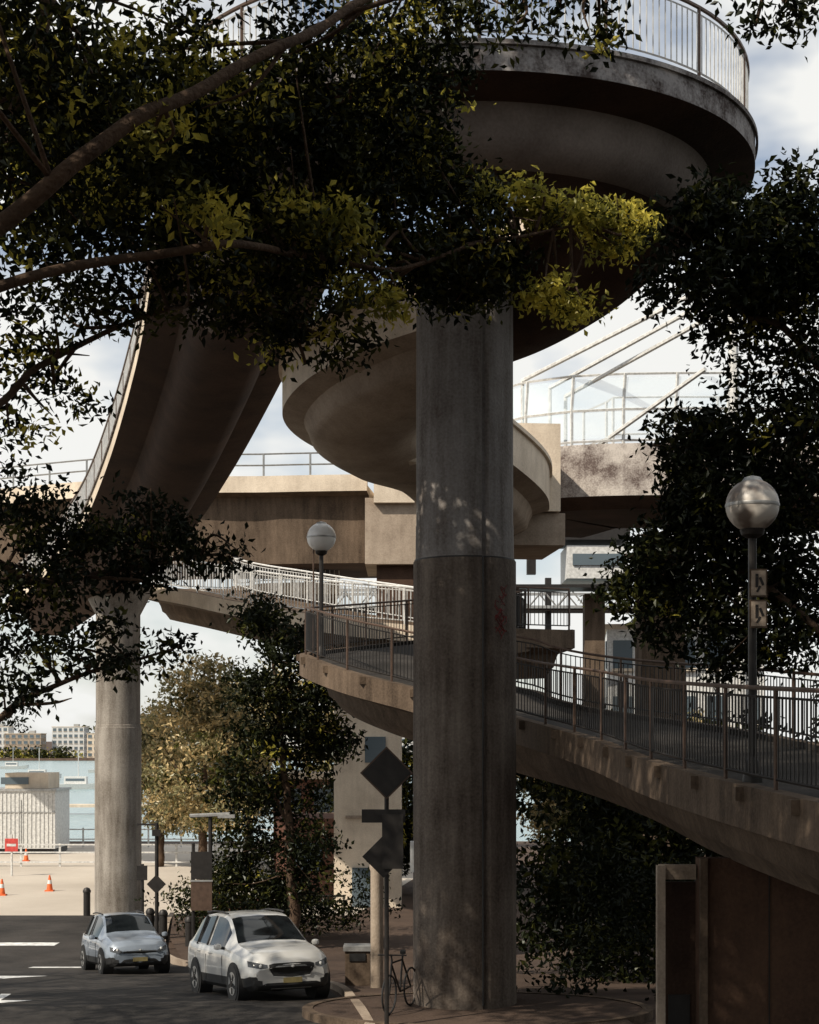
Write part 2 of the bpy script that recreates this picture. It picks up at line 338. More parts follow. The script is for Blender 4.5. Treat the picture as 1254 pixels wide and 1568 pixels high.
for xx in(Xp(842,y),Xp(470,y)): mb.box((xx,y+1.2,(14.3-1.6)/2),(.35,.35,15.9),M_steelD)
mb.build('truss_footbridge')
mb=MB(); a=S(868,862,72); mb.box((a[0]+1.3,73,12.1+.7),(2.7,3,1.45),M_white); mb.box((a[0]+.6,73,14.2),(4.2,3.4,.9),M_steelD); mb.box((a[0]-1.5,73,13.0),(.4,.4,1.2),M_steelD)
mb.box((a[0]-1.0,72,11.7),(7.5,2,.14),M_steelD); mb.box((a[0]+1.3,71.45,12.9),(2.2,.06,.5),M_win); mb.box((a[0]+1.3,73,5),(.9,.9,13),M_conc)
mb.build('station_canopy')
# abutment wall under the ramp
mb=MB()
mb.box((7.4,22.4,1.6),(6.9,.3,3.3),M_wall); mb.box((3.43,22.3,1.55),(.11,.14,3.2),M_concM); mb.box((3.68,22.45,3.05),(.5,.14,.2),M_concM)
mb.box((3.72,22.6,1.4),(.5,.1,3.0),M_concD); mb.box((4.0,22.22,1.6),(.1,.1,3.3),M_conc)
for k in range(5): mb.box((4.9+k*1.2,22.24,1.6),(.012,.02,3.3),M_joint)
mb.box((3.72,22.53,1.1),(.3,.02,.5),M_joint)
mb.build('abutment_wall')
# ------------------------------------------------------------ cars
def car(name,L,W,H,paint,loc,rz,pitch,suv=True):
    h=W/2
    st=[(0,.74,.34,.60,.66,.60),(.06,.84,.26,.68,.80,.72),(.22,.93,.22,.78,.93,.80),(.6,.98,.22,.86,1.01,.82),(1.0,1,.22,.93,1.07,.82),(1.22,1,.22,.96,1.10,.82),
        (1.6,1,.22,.99,1.36,.74),(2.0,1,.22,1.0,1.60,.68),(2.3,1,.22,1.01,1.655,.67),(3.0,1,.22,1.03,1.68,.67),(3.7,.99,.22,1.06,1.64,.66),(4.0,.98,.24,1.07,1.58,.65),(4.3,.95,.28,1.05,1.25,.66),(4.5,.88,.34,.95,1.02,.64),(4.55,.8,.4,.85,.9,.6)]
    if not suv: st=[(y*.95 if y>.9 else y,w,zb,bl*.98,zt,wt) for y,w,zb,bl,zt,wt in st]
    sy=L/4.55; sz=H/1.68
    A=np.array(st); ys=[]
    for i in range(len(st)-1):
        for k in range(4): ys.append(A[i,0]+(A[i+1,0]-A[i,0])*k/4)
    ys.append(A[-1,0]); P=[[np.interp(y,A[:,0],A[:,c]) for c in range(1,6)] for y in ys]
    P=np.array(P)
    for _ in range(2): P[1:-1]=P[:-2]*.2+P[1:-1]*.6+P[2:]*.2
    mb=MB(); vs=[];rows=[]
    for y,(w,zb,bl,zt,wt) in zip(ys,P):
        w*=h; wt*=h
        pts=[(0,zb),(w*.86,zb),(w*.97,zb+.08),(w*1.0,zb+.25),(w*1.005,(zb+bl)/2+.03),(w*.99,bl-.12),(w*.955,bl),(w*.955+(wt-w*.955)*.06,bl+.02),(wt+ (w*.93-wt)*.08,zt-.07 if zt-bl>.2 else bl+(zt-bl)*.5),(wt*.93,zt-.02),(wt*.6,zt+.012),(0,zt+.025)]
        rows.append(pts)
    n=len(rows[0]); nn=2*n-2
    for y,pts in zip(ys,rows):
        full=pts+[(-x,z) for x,z in pts[-2:0:-1]]
        for x,z in full:
            yo=y+ (abs(x)/h)**2.2*.22*max(0,1-y/.8)
            vs.append((x,yo*sy,z*sz))
    def fmat(y,j):
        jj=j if j<n-1 else nn-1-j
        if jj==7 and 1.62<y<3.95:
            return paint if 2.72<y<2.80 else M_glass
        if jj>=9 and 1.24<y<2.02: return M_glass
        if jj==8 and 1.30<y<1.9: return paint
        if jj>=9 and 4.02<y<4.28: return M_glass
        if jj<=2: return M_black
        return paint
    for i in range(len(ys)-1):
        ym=(ys[i]+ys[i+1])/2
        for j in range(nn):
            mb.f.append([i*nn+j,i*nn+(j+1)%nn,(i+1)*nn+(j+1)%nn,(i+1)*nn+j][::-1]); mb.m.append(mb.mi(fmat(ym,j)))
    mb.v+=vs
    mb.f.append([j for j in range(nn)]); mb.m.append(mb.mi(paint)); mb.f.append([(len(ys)-1)*nn+j for j in range(nn)][::-1]); mb.m.append(mb.mi(paint))
    bvh=BVHTree.FromPolygons([Vector(v) for v in mb.v],mb.f)
    rw=.35*sz
    for yw in(.88*sy,3.55*sy):
        for sx in(-1,1):
            xo=sx*(h*.985)
            def cyl(r,xa,xb,mat,n=24):
                pts=[(x,yw+r*math.cos(2*math.pi*k/n),rw+r*math.sin(2*math.pi*k/n)) for x in(xa,xb) for k in range(n)]
                mb.add(pts,[(k,(k+1)%n,n+(k+1)%n,n+k) for k in range(n)]+[tuple(range(n)),tuple(range(n,2*n))],mat)
            cyl(rw+.06,xo-sx*.25,xo+sx*.022,M_black); cyl(rw,xo-sx*.2,xo+sx*.035,M_black); cyl(rw*.64,xo,xo+sx*.042,M_galv)
            cyl(rw*.17,xo,xo+sx*.06,M_steelD,10)
            for k in range(5):
                a=k*2*math.pi/5+.3; mb.box((xo+sx*.045,yw+rw*.4*math.cos(a+.63),rw+rw*.4*math.sin(a+.63)),(.012,rw*.2,rw*.34),M_black,R=Matrix.Rotation(a+.63-math.pi/2,3,'X'))
    def yf(x,z):
        hit=bvh.ray_cast(Vector((x,-2,z*sz)),Vector((0,1,0)))
        return hit[0].y if hit[0] is not None else .35
    ws=W/1.84
    def patch(pl,mat,push=.02,nx=12):
        """pl: list of (x, zlow, zhigh) across the nose"""
        vs=[];fs=[];xs=[p[0] for p in pl]
        for k in range(nx+1):
            x=xs[0]+(xs[-1]-xs[0])*k/nx; zl=np.interp(x,xs,[p[1] for p in pl]); zh=np.interp(x,xs,[p[2] for p in pl])
            for q in range(4):
                z=zl+(zh-zl)*q/3; vs.append((x*ws,yf(x*ws,z)-push,z*sz))
            vs+=[(x*ws,yf(x*ws,zh)+.08,zh*sz),(x*ws,yf(x*ws,zl)+.08,zl*sz)]
        for k in range(nx):
            for q in range(6): fs.append((6*k+q,6*k+(q+1)%6,6*k+6+(q+1)%6,6*k+6+q))
        fs+=[tuple(range(6)),tuple(6*nx+q for q in range(6))]
        mb.add(vs,fs,mat)
    if suv:
        patch([(-.45,.64,.72),(-.36,.50,.745),(0,.47,.75),(.36,.50,.745),(.45,.64,.72)],M_black,.012,20)
        for zz in (.55,.60,.65,.70): patch([(-.38,zz,zz+.012),(.38,zz,zz+.012)],M_steelD,.022,12)
        patch([(-.46,.64,.665),(-.37,.485,.505),(0,.45,.472),(.37,.485,.505),(.46,.64,.665)],M_galv,.02,20)
        patch([(-.70,.25,.30),(-.5,.235,.375),(0,.235,.38),(.5,.235,.375),(.70,.25,.30)],M_black,.012,20)
        patch([(-.4,.25,.27),(.4,.25,.27)],M_galv,.02,12)
    else:
        patch([(-.46,.60,.655),(0,.575,.66),(.46,.60,.655)],M_black,.012,16)
        patch([(-.46,.635,.65),(0,.625,.64),(.46,.635,.65)],M_galv,.02,16)
        patch([(-.55,.25,.32),(-.42,.24,.43),(0,.24,.44),(.42,.24,.43),(.55,.25,.32)],M_black,.012,20)
    for sx in(-1,1):
        q=[(.48,.665,.72),(.62,.65,.755),(.80,.69,.80)] if suv else [(.48,.61,.66),(.60,.60,.72),(.78,.66,.79)]
        q=[(sx*a,b2,c) for a,b2,c in q]; q=q if sx>0 else q[::-1]
        patch(q,M_lens,.012,10)
        q2=[(sx*a,b2,c) for a,b2,c in ([(.58,.34,.42),(.68,.33,.44),(.74,.35,.42)])]; q2=q2 if sx>0 else q2[::-1]; patch(q2,M_black,.012,6)
        mb.lathe((sx*.60*ws,yf(.60*ws,.695)-.004,.70*sz),[(.005,-.035),(.028,-.025),(.034,0),(.028,.025),(.005,.035)],M_white,12)
        mb.lathe((sx*(h+.10),1.55*sy,1.04*sz),[(.03,-.06),(.07,-.045),(.08,0),(.07,.045),(.03,.06)],paint,12)
        mb.tube([(sx*(h-.05),1.58*sy,1.0*sz),(sx*(h+.08),1.56*sy,1.02*sz)],.03,M_black,6)
        mb.tube([(sx*.64*h,y*sy,z*sz) for y,z in((2.2,1.66),(2.6,1.69),(3.2,1.70),(3.7,1.67))],.018,M_steelD,5)
        for yp in(2.76,3.5): mb.tube([(sx*.955*h,yp*sy,1.03*sz),(sx*.69*h,yp*sy,1.61*sz)],.03,M_black,5)
        mb.tube([(sx*(h*.945),y*sy,z*sz) for y,z in((1.5,.995),(2.2,1.02),(3.0,1.04),(3.8,1.075))],.012,M_galv,4)
        mb.box((sx*h*.995,2.45*sy,.88*sz),(.03,.18,.025),paint); mb.box((sx*h*.995,3.3*sy,.9*sz),(.03,.18,.025),paint)
        for yd in (1.62,2.76,3.55): mb.tube([(sx*h*1.004,yd*sy,z*sz) for z in (.34,.6,.86)],.005,M_joint,4)
    mb.box((0,yf(0,.42)-.025,.42*sz),(.37,.016,.10),M_yel)
    mb.lathe((0,yf(0,.68)-.03,.68*sz),[(.005,-.03),(.04,-.01),(.04,.01),(.005,.03)],M_galv,14)
    mb.tube([(-.5,1.27*sy,1.115*sz),(.1,1.30*sy,1.13*sz)],.012,M_black,4)
    mb.tube([(0.05,1.27*sy,1.115*sz),(.6,1.30*sy,1.13*sz)],.012,M_black,4)
    o=mb.build(name,28); o.location=loc; o.rotation_euler=(math.radians(pitch),0,math.radians(rz)); return o
car('parked_suv',4.55,1.84,1.68,M_cw,(-2.2,31.0,zg(31)),23,-4.6)
car('hatchback_car',3.95,1.70,1.50,M_cb,(-6.75,41.0,zg(41)+.02),22,-4.6,False)
# ------------------------------------------------------------ street lamps
def lamp(base,top,r=.3,double=False):
    mb=MB(); x,y,z=base
    mb.tube([(x,y,z),(x,y,top-r)],.05,M_steelD,10)
    mb.lathe((x,y,z),[(.12,0),(.12,.05),(.08,.25),(.055,.3)],M_steelD,12)
    mb.lathe((x,y,top-r*1.25),[(.06,0),(.13,.04),(.15,.1),(.12,.12)],M_steelD,16)
    pr=[(r*math.sin(math.pi*k/16)+.002,-r*math.cos(math.pi*k/16)) for k in range(17)]
    mb.lathe((x,y,top),pr,M_globeW if double else M_globe,28)
    mb.lathe((x,y,top),[(r*1.015,-.02),(r*1.03,0),(r*1.015,.02)],M_galv,28)
    mb.lathe((x,y,top+r*.9),[(r*.42,0),(r*.3,.05),(.02,.07)],M_galv,16)
    if double: mb.tube([(x-.19,y,z),(x-.19,y,top-r*.2)],.02,M_railB,6)
    return mb
p=S(1152,774,19.2); mb=lamp((p[0],19.2,4.35),p[2],.31)
for zc in(CH+(HZ-894)/F*19.2,CH+(HZ-941)/F*19.2):
    mb.box((p[0]+.05,19.11,zc),(.205,.02,.33),M_conc)
    mb.box((p[0]+.05,19.095,zc),(.17,.008,.29),M_concM)
    mb.box((p[0]+.03,19.088,zc+.01),(.035,.006,.12),M_steelD); mb.box((p[0]+.03,19.088,zc+.09),(.035,.006,.035),M_steelD)
    mb.box((p[0]+.05,19.088,zc-.07),(.025,.006,.08),M_steelD,R=Matrix.Rotation(.5,3,'Y')); mb.box((p[0]+.085,19.088,zc+.02),(.03,.006,.1),M_steelD,R=Matrix.Rotation(-.4,3,'Y'))
mb.build('street_lamp')
p=S(492,823,39.5); lamp((p[0],39.5,6.9),p[2],.35,True).build('street_lamp.001')
# ------------------------------------------------------------ signs / furniture
def diamond(mb,c,s,mat,th=.01):
    mb.box(c,(s,th,s),mat,R=Matrix.Rotation(math.pi/4,3,'Y'))
mb=MB(); x=Xp(592,27)
mb.tube([(x,27,0),(x,27,4.6)],.04,M_steelD,8)
diamond(mb,(x,26.94,4.33),.62,M_railB); diamond(mb,(x,26.93,4.33),.57,M_steelD)
mb.box((x-.05,26.94,3.62),(.72,.015,.22),M_steelD); diamond(mb,(x-.05,26.94,2.95),.50,M_steelD); mb.box((x+.1,26.9,3.2),(.35,.015,.9),M_steelD)
mb.box((x+.42,26.95,2.95),(.06,.3,.5),M_white)
mb.build('road_sign')
mb=MB(); x=Xp(577,33.5); mb.lathe((x,33.5,-.4),[(.13,0),(.13,2.6),(.15,2.65),(.15,2.75),(.02,2.85)],M_concM,16); mb.build('gate_post')
mb=MB(); x=Xp(548,34.5); z=zg(34.5)+.12
mb.box((x,34.5,z+.38),(.52,.5,.74),M_conc); mb.box((x,34.5,z+.80),(.6,.58,.1),M_galv); mb.box((x,34.24,z+.62),(.34,.03,.16),M_black); mb.box((x,34.5,z+.02),(.44,.42,.05),M_black)
mb.build('litter_bin')
mb=MB()
def wheel(c,r):
    pts=[(c[0]+.35*r*math.cos(t),c[1]+r*.93*math.cos(t),c[2]+r*math.sin(t)) for t in np.linspace(0,2*math.pi,25)]
    mb.tube(pts,.018,M_black,6)
    for k in range(8): mb.tube([c,pts[k*3]],.003,M_black,3)
bx,by=-.35,28.2; z0=.14+.34
w1=(bx,by,z0); w2=(bx+.37,by+.98,z0); wheel(w1,.33); wheel(w2,.33)
def L2(t,z): return (bx+.37*t,by+.98*t,z-.14)
for a,b2 in((L2(0,.62),L2(.12,1.2)),(L2(.12,1.15),L2(.62,1.15)),(L2(.12,1.1),L2(.5,.6)),(L2(.5,.6),L2(.62,1.25)),(L2(.5,.6),L2(1,.62)),(L2(1,.62),L2(.62,1.12))): mb.tube([a,b2],.018,M_steelD,6)
mb.tube([(bx-.2,by+.1,1.15),(bx+.3,by+.05,1.15)],.014,M_black,5); mb.tube([L2(.12,1.15),L2(.1,1.28)],.014,M_black,5); mb.box(L2(.63,1.28),(.1,.24,.05),M_black)
mb.build('bicycle')
for px_,d in((212,52),(230,52.5),(250,52),(290,50),(133,60)):
    mb=MB(); mb.lathe((Xp(px_,d),d,zg(d)),[(.13,0),(.13,.85),(.15,.87),(.15,.93),(.10,1.02),(.02,1.05)],M_steelD,14); mb.build('bollard')
for px_,d,h,kind in((240,50,3.9,0),(322,48,4.2,1),(218,56,2.2,2)):
    mb=MB(); x=Xp(px_,d); z=zg(d); mb.tube([(x,d,z),(x,d,z+h)],.06,M_steelD,8)
    if kind==0: diamond(mb,(x,d-.08,z+h*.52),.42,M_steelD); mb.box((x,d-.1,z+h-.3),(.25,.1,.2),M_steelD); mb.box((x-.3,d,z+h-.05),(.6,.06,.06),M_steelD)
    if kind==1:
        mb.tube([(x-.5,d,z),(x-.5,d,z+3.4)],.05,M_steelD,6)
        mb.box((x-.25,d-.07,z+2.75),(.62,.03,.8),M_steelD); mb.box((x-.25,d-.07,z+1.85),(.62,.03,.85),M_railB); mb.box((x-.25,d-.09,z+2.3),(.66,.02,.05),M_galv)
        mb.tube([(x-.6,d,z+h),(x+.6,d-.2,z+h+.06)],.06,M_galv,6); mb.box((x+.5,d-.2,z+h),(.5,.2,.1),M_galv)
    if kind==2: mb.box((x,d-.07,z+h-.3),(.36,.03,.5),M_steelD)
    mb.build(['road_sign','street_sign','parking_sign'][kind])
mb=MB(); d=78; x=Xp(18,d); mb.tube([(x,d,-1.5),(x,d,.5)],.05,M_white,6); mb.box((x,d-.06,-.0),(.62,.04,.62),M_red); mb.box((x,d-.085,0),(.44,.01,.12),M_white); mb.build('traffic_sign')
for px_,d in((3,68),(76,70),(40,88),(336,62)):
    mb=MB(); x=Xp(px_,d); mb.box((x,d,-1.46),(.36,.36,.05),M_orange); mb.lathe((x,d,-1.45),[(.14,0),(.10,.28)],M_orange,14); mb.lathe((x,d,-1.45),[(.10,.281),(.075,.44)],M_white,14); mb.lathe((x,d,-1.45),[(.075,.441),(.03,.65)],M_orange,14); mb.build('traffic_cone')
mb=MB()
for d,zr in((84,(.25,.75,1.15)),(100,(.5,1.1))):
    for h in zr: mb.box((-20,d,-1.5+h),(36,.08,.07),M_white)
    for k in range(19): mb.box((-38+k*2,d+.06,-1.5+.6),(.1,.08,1.2),M_white)
mb.build('harbour_fence')
mb=MB(); d=96; mb.box((Xp(20,d),d,.45),(5.8,4,3.3),M_white); mb.box((Xp(20,d),d-2.03,.9),(5.86,.05,.06),M_galv); mb.box((Xp(45,d),d-2.03,0),(.05,.05,3.2),M_galv)
for k in range(24): mb.box((Xp(20,d)-2.8+k*.24,d-2.02,.45),(.05,.04,3.1),M_white)
mb.box((Xp(20,d),d,2.17),(6,4.2,.14),M_galv); mb.box((Xp(50,d),d,2.7),(2.5,3,.9),M_concL); mb.box((Xp(40,d)-.3,d-1.52,2.7),(1.6,.06,.4),M_win)
mb.box((Xp(20,d),d,-1.35),(5.6,3.8,.32),M_steelD)
mb.build('site_shed')
def building(name,x,y,w,dp,h,z0,mat,fl,bays,rot=0):
    mb=MB(); mb.box((0,0,h/2),(w,dp,h),mat); mb.box((0,0,h+.15),(w*1.03,dp*1.03,.3),M_concL)
    for f in range(fl):
        z=h*(f+.55)/fl
        for b2 in range(bays):
            xx=-w/2+w*(b2+.5)/bays; mb.box((xx,-dp/2-.02,z),(w/bays*.62,.12,h/fl*.5),M_win); mb.box((xx,-dp/2-.12,z-h/fl*.28),(w/bays*.7,.3,h/fl*.05),M_concL)
        for s_ in(-1,1):
            for q in range(3): mb.box((s_*(w/2+.02),-dp/2+dp*(q+.5)/3,z),(.12,dp/3*.5,h/fl*.5),M_win)
    mb.box((w*.2,0,h+1.0),(w*.15,dp*.3,1.6),M_galv)
    o=mb.build(name); o.location=(x,y,z0); o.rotation_euler=(0,0,rot)
for x in range(-330,200,22):
    h=random.choice([12,14,16,18]); building('waterfront_building',x+random.uniform(-3,3),940+random.uniform(0,20),random.uniform(18,24),14,h,-3,random.choice([M_concL,M_white,M_concM,M_white]),max(2,int(h/3.5)),6)
mb=MB(); bxx=Xp(556,64)+.2
mb.box((bxx,66,2.6),(2.6,6,8.2),M_concL); mb.box((bxx,66,6.8),(2.9,6.3,.25),M_concL); mb.box((bxx-.2,62.97,2.0),(1.3,.08,.12),M_concM); mb.box((bxx,62.96,-.7),(1.2,.1,1.5),M_win); mb.box((bxx-2.4,66.5,.2),(2.4,5,3.4),M_brick); mb.box((bxx-2.4,63.95,.4),(1.2,.08,1.1),M_win); mb.box((bxx+.3,62.96,4.6),(.8,.08,1.0),M_win)
mb.build('white_building')
building('brick_building',Xp(500,82),84,5,8,4.6,-1.5,M_brick,2,3)
building('white_building.001',Xp(985,100)+2,98,9,7,13,-1.5,M_white,4,5,-.1)
for px_,d in((120,330),(60,420),(160,520),(20,600)):
    mb=MB(); x=Xp(px_,d); mb.sweep([Vector((x-5,d,-3.2)),Vector((x-3,d,-3.2)),Vector((x+3,d,-3.1)),Vector((x+5.5,d,-2.7))],[(1.3,0),(.8,-1.2),(-.8,-1.2),(-1.3,0)],M_white); mb.box((x-.5,d,-2.4),(4.5,1.8,1.5),M_white); mb.box((x-.5,d-.92,-2.3),(3.8,.05,.5),M_win); mb.tube([(x,d,-2),(x,d,4)],.08,M_white,5); mb.build('boat')
mb=MB()
for k in range(10): mb.tube([(-60+k*5,210,-8),(-60+k*5,210,-3)],.2,M_concL,8)
mb.box((-37,211,-3.1),(50,3,.35),M_concL); mb.build('jetty')
mb=MB(); d=56
for k in range(9): mb.tube([(Xp(330,d)+k*.55,d,-1.5),(Xp(330,d)+k*.55,d,-.4)],.03,M_steelD,5)
mb.tube([(Xp(330,d),d,-.4),(Xp(330,d)+4.4,d,-.4)],.04,M_steelD,5); mb.box((Xp(350,d),d+.1,-1.0),(2.2,.2,1.0),M_brick); mb.build('garden_fence')
# ------------------------------------------------------------ foliage
def leafcloud(name,clumps,limbs=None,bark=M_bark,mats=(LD,LM,LL),seed=1,twigs=True):
    rng=np.random.default_rng(seed); V=[];MI=[]
    for c in clumps:
        ctr=np.array(c[0]); rad=np.array(c[1]); nt_,nl,size,spread,probs=c[2],c[3],c[4],c[5],c[6]
        d=rng.normal(size=(nt_,3)); d/=np.linalg.norm(d,axis=1)[:,None]; tw=ctr+d*rad*(rng.random((nt_,1))**.42)
        mt=rng.choice(len(mats),size=nt_,p=probs)
        p=np.repeat(tw,nl,0)+rng.normal(size=(nt_*nl,3))*spread*np.array([1,1,.7]); mi=np.repeat(mt,nl)
        n_=len(p); dr=rng.normal(size=(n_,3)); dr[:,2]-=.35; dr/=np.linalg.norm(dr,axis=1)[:,None]
        sd=np.cross(dr,rng.normal(size=(n_,3))); sd/=np.linalg.norm(sd,axis=1)[:,None]
        s_=(size*rng.uniform(.6,1.25,(n_,1))); up_=np.cross(dr,sd)*s_*.12
        q=np.stack([p,p+dr*s_*.45+sd*s_*.24+up_,p+dr*s_,p+dr*s_*.45-sd*s_*.24+up_],1)
        V.append(q.reshape(-1,3)); MI.append(mi)
    V=np.concatenate(V); MI=np.concatenate(MI); nf=len(MI)
    mb=MB()
    if limbs:
        for pts,r0,r1 in limbs:
            sp=spline(pts,6); sp=[p+Vector(noise.noise_vector(p*1.3))*min(.12,r0*.7) for p in sp]; k=len(sp); mb.tube(sp,[r0+(r1-r0)*i/(k-1) for i in range(k)],bark,9)
        if twigs:
            allp=[(p) for pts,_,_ in limbs for p in spline(pts,6)[6:]]
            for c in clumps:
                ctr=Vector(c[0]); b2=min(allp,key=lambda p:(p-ctr).length)
                if (b2-ctr).length<5:
                    for q in range(2):
                        e=ctr+Vector(rng.normal(size=3)*np.array(c[1])*.5); mid=b2.lerp(e,.5)+Vector(rng.normal(size=3)*.12)
                        mb.tube(spline([b2,mid,e],4),[.024,.022,.02,.018,.016,.014,.011,.008,.005],bark,5)
    bv=np.array([tuple(v) for v in mb.v],dtype=float).reshape(-1,3)
    me=bpy.data.meshes.new(name)
    Vall=np.concatenate([V,bv]) ; me.vertices.add(len(Vall)); me.vertices.foreach_set('co',Vall.astype(np.float32).ravel())
    bl=[i+len(V) for f in mb.f for i in f]; bs=np.array([len(f) for f in mb.f],dtype=int)
    loops=np.concatenate([np.arange(len(V)),np.array(bl,dtype=int)]); starts=np.concatenate([np.arange(nf)*4,(nf*4+np.concatenate([[0],np.cumsum(bs)[:-1]])) if len(bs) else np.array([],dtype=int)]).astype(np.int32)
    me.loops.add(len(loops)); me.loops.foreach_set('vertex_index',loops.astype(np.int32)); me.polygons.add(len(starts)); me.polygons.foreach_set('loop_start',starts)
    for m_ in mats: me.materials.append(m_)
    me.materials.append(bark)
    me.polygons.foreach_set('material_index',np.concatenate([MI,np.full(len(bs),len(mats))]).astype(np.int32))
    sm=np.concatenate([np.zeros(nf,bool),np.ones(len(bs),bool)]); me.polygons.foreach_set('use_smooth',sm)
    me.update(calc_edges=True); me.validate()
    o=bpy.data.objects.new(name,me); scene.collection.objects.link(o); return o
def C(px_,py_,d,rp,rq,nt_,nl=26,size=.095,spread=.12,probs=(.62,.33,.05),ry=.9):
    k=d/F; return (S(px_,py_,d),(rp*k,ry,rq*k),nt_,nl,size,spread,probs)
cl=[]
dk=(.68,.26,.06); md=(.42,.36,.22); lt=(0,.15,.85); vd=(.84,.15,.01)
for (a,b2,d,rp,rq,n_) in [(60,60,13.5,90,90,26),(160,130,14,100,80,28),(270,60,15,90,70,22),(330,150,15,100,70,30),(60,230,14,110,90,34),(200,260,15,120,80,36),(350,260,16,120,90,44),(480,200,16.5,100,100,46),(470,60,16,90,60,22),(580,60,16.5,90,60,26),(600,170,17,90,90,42),(560,300,17,100,80,44),(420,360,16,110,70,38),(260,380,15.5,110,70,32),(100,370,15,110,80,30),(60,480,15.5,80,60,16),(170,470,16,80,50,16),(330,450,16,90,50,22),(450,470,16.5,90,50,22),(520,520,17,45,35,9),(420,530,17,40,28,6),(660,260,17.5,60,90,28),(700,360,17.5,80,70,38),(640,400,17.2,70,50,24),(760,400,18,50,45,18),(660,30,16.5,70,50,18),(740,310,18,60,40,20),(40,560,16,60,50,10),(30,660,16,50,60,9),(100,600,16.5,50,40,7),(700,90,17,30,60,8),
    (60,150,14.5,100,90,24),(420,130,16,90,60,24),(530,400,17,90,50,24),(720,440,18,80,30,24),(250,170,16,120,100,24),(480,300,17.5,140,100,40),(600,230,18,80,120,40),(680,410,18.5,70,60,34),(300,340,17,140,80,34),(120,300,17,120,90,30)]:
    cl.append(C(a,b2,d,rp,rq,int(n_*(1.25 if a<300 else 1.8)),26,.10,.12,md if (a+b2)%3==0 else dk,.8))
for (a,b2,d,rp,rq,n_) in [(790,292,17.6,40,12,12),(840,315,17.7,55,25,26),(900,340,17.8,60,28,28),(970,335,17.9,40,25,18),(935,375,17.9,35,18,12),(840,450,17.8,40,22,18),(885,475,17.8,28,18,12),(530,350,16.0,50,35,14),(560,440,16.4,50,25,10),(320,320,14.4,60,40,14),(240,200,13.6,50,40,8),(470,330,15.8,50,40,8),(600,470,17,40,20,8)]:
    cl.append(C(a,b2,d,rp,rq,n_,24,.10,.10,lt,.35))  # sunlit lobes get their brightness from the leaf colour
for (a,b2,d,rp,rq,n_) in [(760,30,15,40,40,8),(830,30,15,50,30,9),(920,40,15,50,35,9),(1160,30,14,30,30,5),(1220,30,14,50,30,8),(870,-30,15,120,30,16),(1150,-60,14,120,40,16)]:
    cl.append(C(a,b2,d,rp,rq,n_,20,.10,.10,dk,.4))
for (a,b2,d,rp,rq,n_) in [(40,800,17,70,60,24),(130,830,17.5,80,50,28),(230,820,18,70,35,20),(320,850,18.5,55,30,14),(60,890,17,70,40,20),(200,880,18,70,30,14),(60,985,17,70,25,12),(160,960,17.5,60,20,9),(40,1050,16.5,60,30,10),(140,1010,17,70,25,10),(260,995,18,40,18,5),(10,930,17,40,30,8),(230,770,18,40,20,7)]:
    cl.append(C(a,b2,d,rp,rq,int(n_*1.4),26,.10,.12,vd,.6))
def CW(c,r,nt_,size=.24,spread=.42): cl.append((c,r,nt_,30,size,spread,(.7,.28,.02)))  # out-of-frame crown clumps added to shade column, ramp and ring
for c,r,n_ in [((-6,14,12.5),(2.8,3,1.8),110),((-3.6,12,13.6),(2.6,2.6,1.4),100),((-6.5,19,13.5),(3,3,1.5),130),((-6.0,23.0,13.2),(2.4,2.4,1.6),120),((-3.8,18.6,19.5),(3.2,2.6,1.4),120),((-1,15,18.5),(2.6,2,1.0),70),((-8.5,15,10.5),(2.4,3,2),90),((-5,10,12),(3,3,1.5),100),((-6,16,17),(3.5,3.5,1.4),110),((0,18.5,19.6),(2.5,2,.9),50),((-8,22,16),(2.5,2.5,1.3),80),((-2,8,13),(3.5,3,1.5),110),((-6.5,6,12),(3,3,2),90),((-4.6,24.6,14),(2,1.8,1.3),110),((-7.6,22.6,14.2),(2.2,2,1.4),130),((-9.8,21,14.2),(1.9,2,1.4),110),((-4.7,13,14),(2.4,2.4,1.2),90)]:
    CW(c,r,n_)
T=(-5.9,13.6)
limbs=[([(T[0],T[1],-.2),(T[0]+.1,T[1],3),(T[0]+.3,T[1]+.1,6),(T[0]+.5,T[1],8)],.42,.28),
 ([(T[0]+.3,T[1],6.8),S(-90,430,12.8),S(0,345,12.9),S(120,240,13.0),S(250,165,13.4),S(400,85,14),S(520,20,14.8),S(640,-60,16)],.095,.03),
 ([(T[0]+.3,T[1],6.5),S(-120,480,13.4),S(0,440,13.7),S(150,402,14.2),S(340,375,14.6),S(470,390,16),S(610,412,16.5),S(740,370,17.2),S(900,345,17.8)],.06,.014),
 ([(T[0]+.4,T[1],7.5),S(-70,330,14.2),S(30,160,14.4),S(70,20,14.6),S(110,-150,14.8)],.12,.05),
 ([(T[0]+.2,T[1],5.2),S(-60,860,16.5),S(60,890,17.2),S(190,870,18),S(330,850,18.6)],.07,.015),
 ([(T[0]+.2,T[1],4.6),S(-60,1130,16),S(40,1070,16.8),S(150,1025,17.3),S(270,990,18)],.05,.012),
 ([(T[0]+.4,T[1],7),S(-40,640,15),S(60,560,15.6),S(180,500,16),S(300,465,16.2),S(440,480,16.6)],.045,.012),
 ([(T[0]+.5,T[1],8),(-5,15,11),(-4.5,17,15),(-4,18.5,19)],.22,.08),([(-4.6,16.5,14),(-2,16,17.5),(0,18,19.4)],.1,.03),
 ([(T[0]+.5,T[1],8),(-6,18,11.5),(-6.2,22.5,13)],.16,.05),
 ([S(400,85,15),S(560,10,15.2),S(800,-60,15),S(980,-60,14.6),S(1180,-50,14.2)],.03,.012)]
leafcloud('fig_tree',cl,limbs,seed=3)
cl=[]
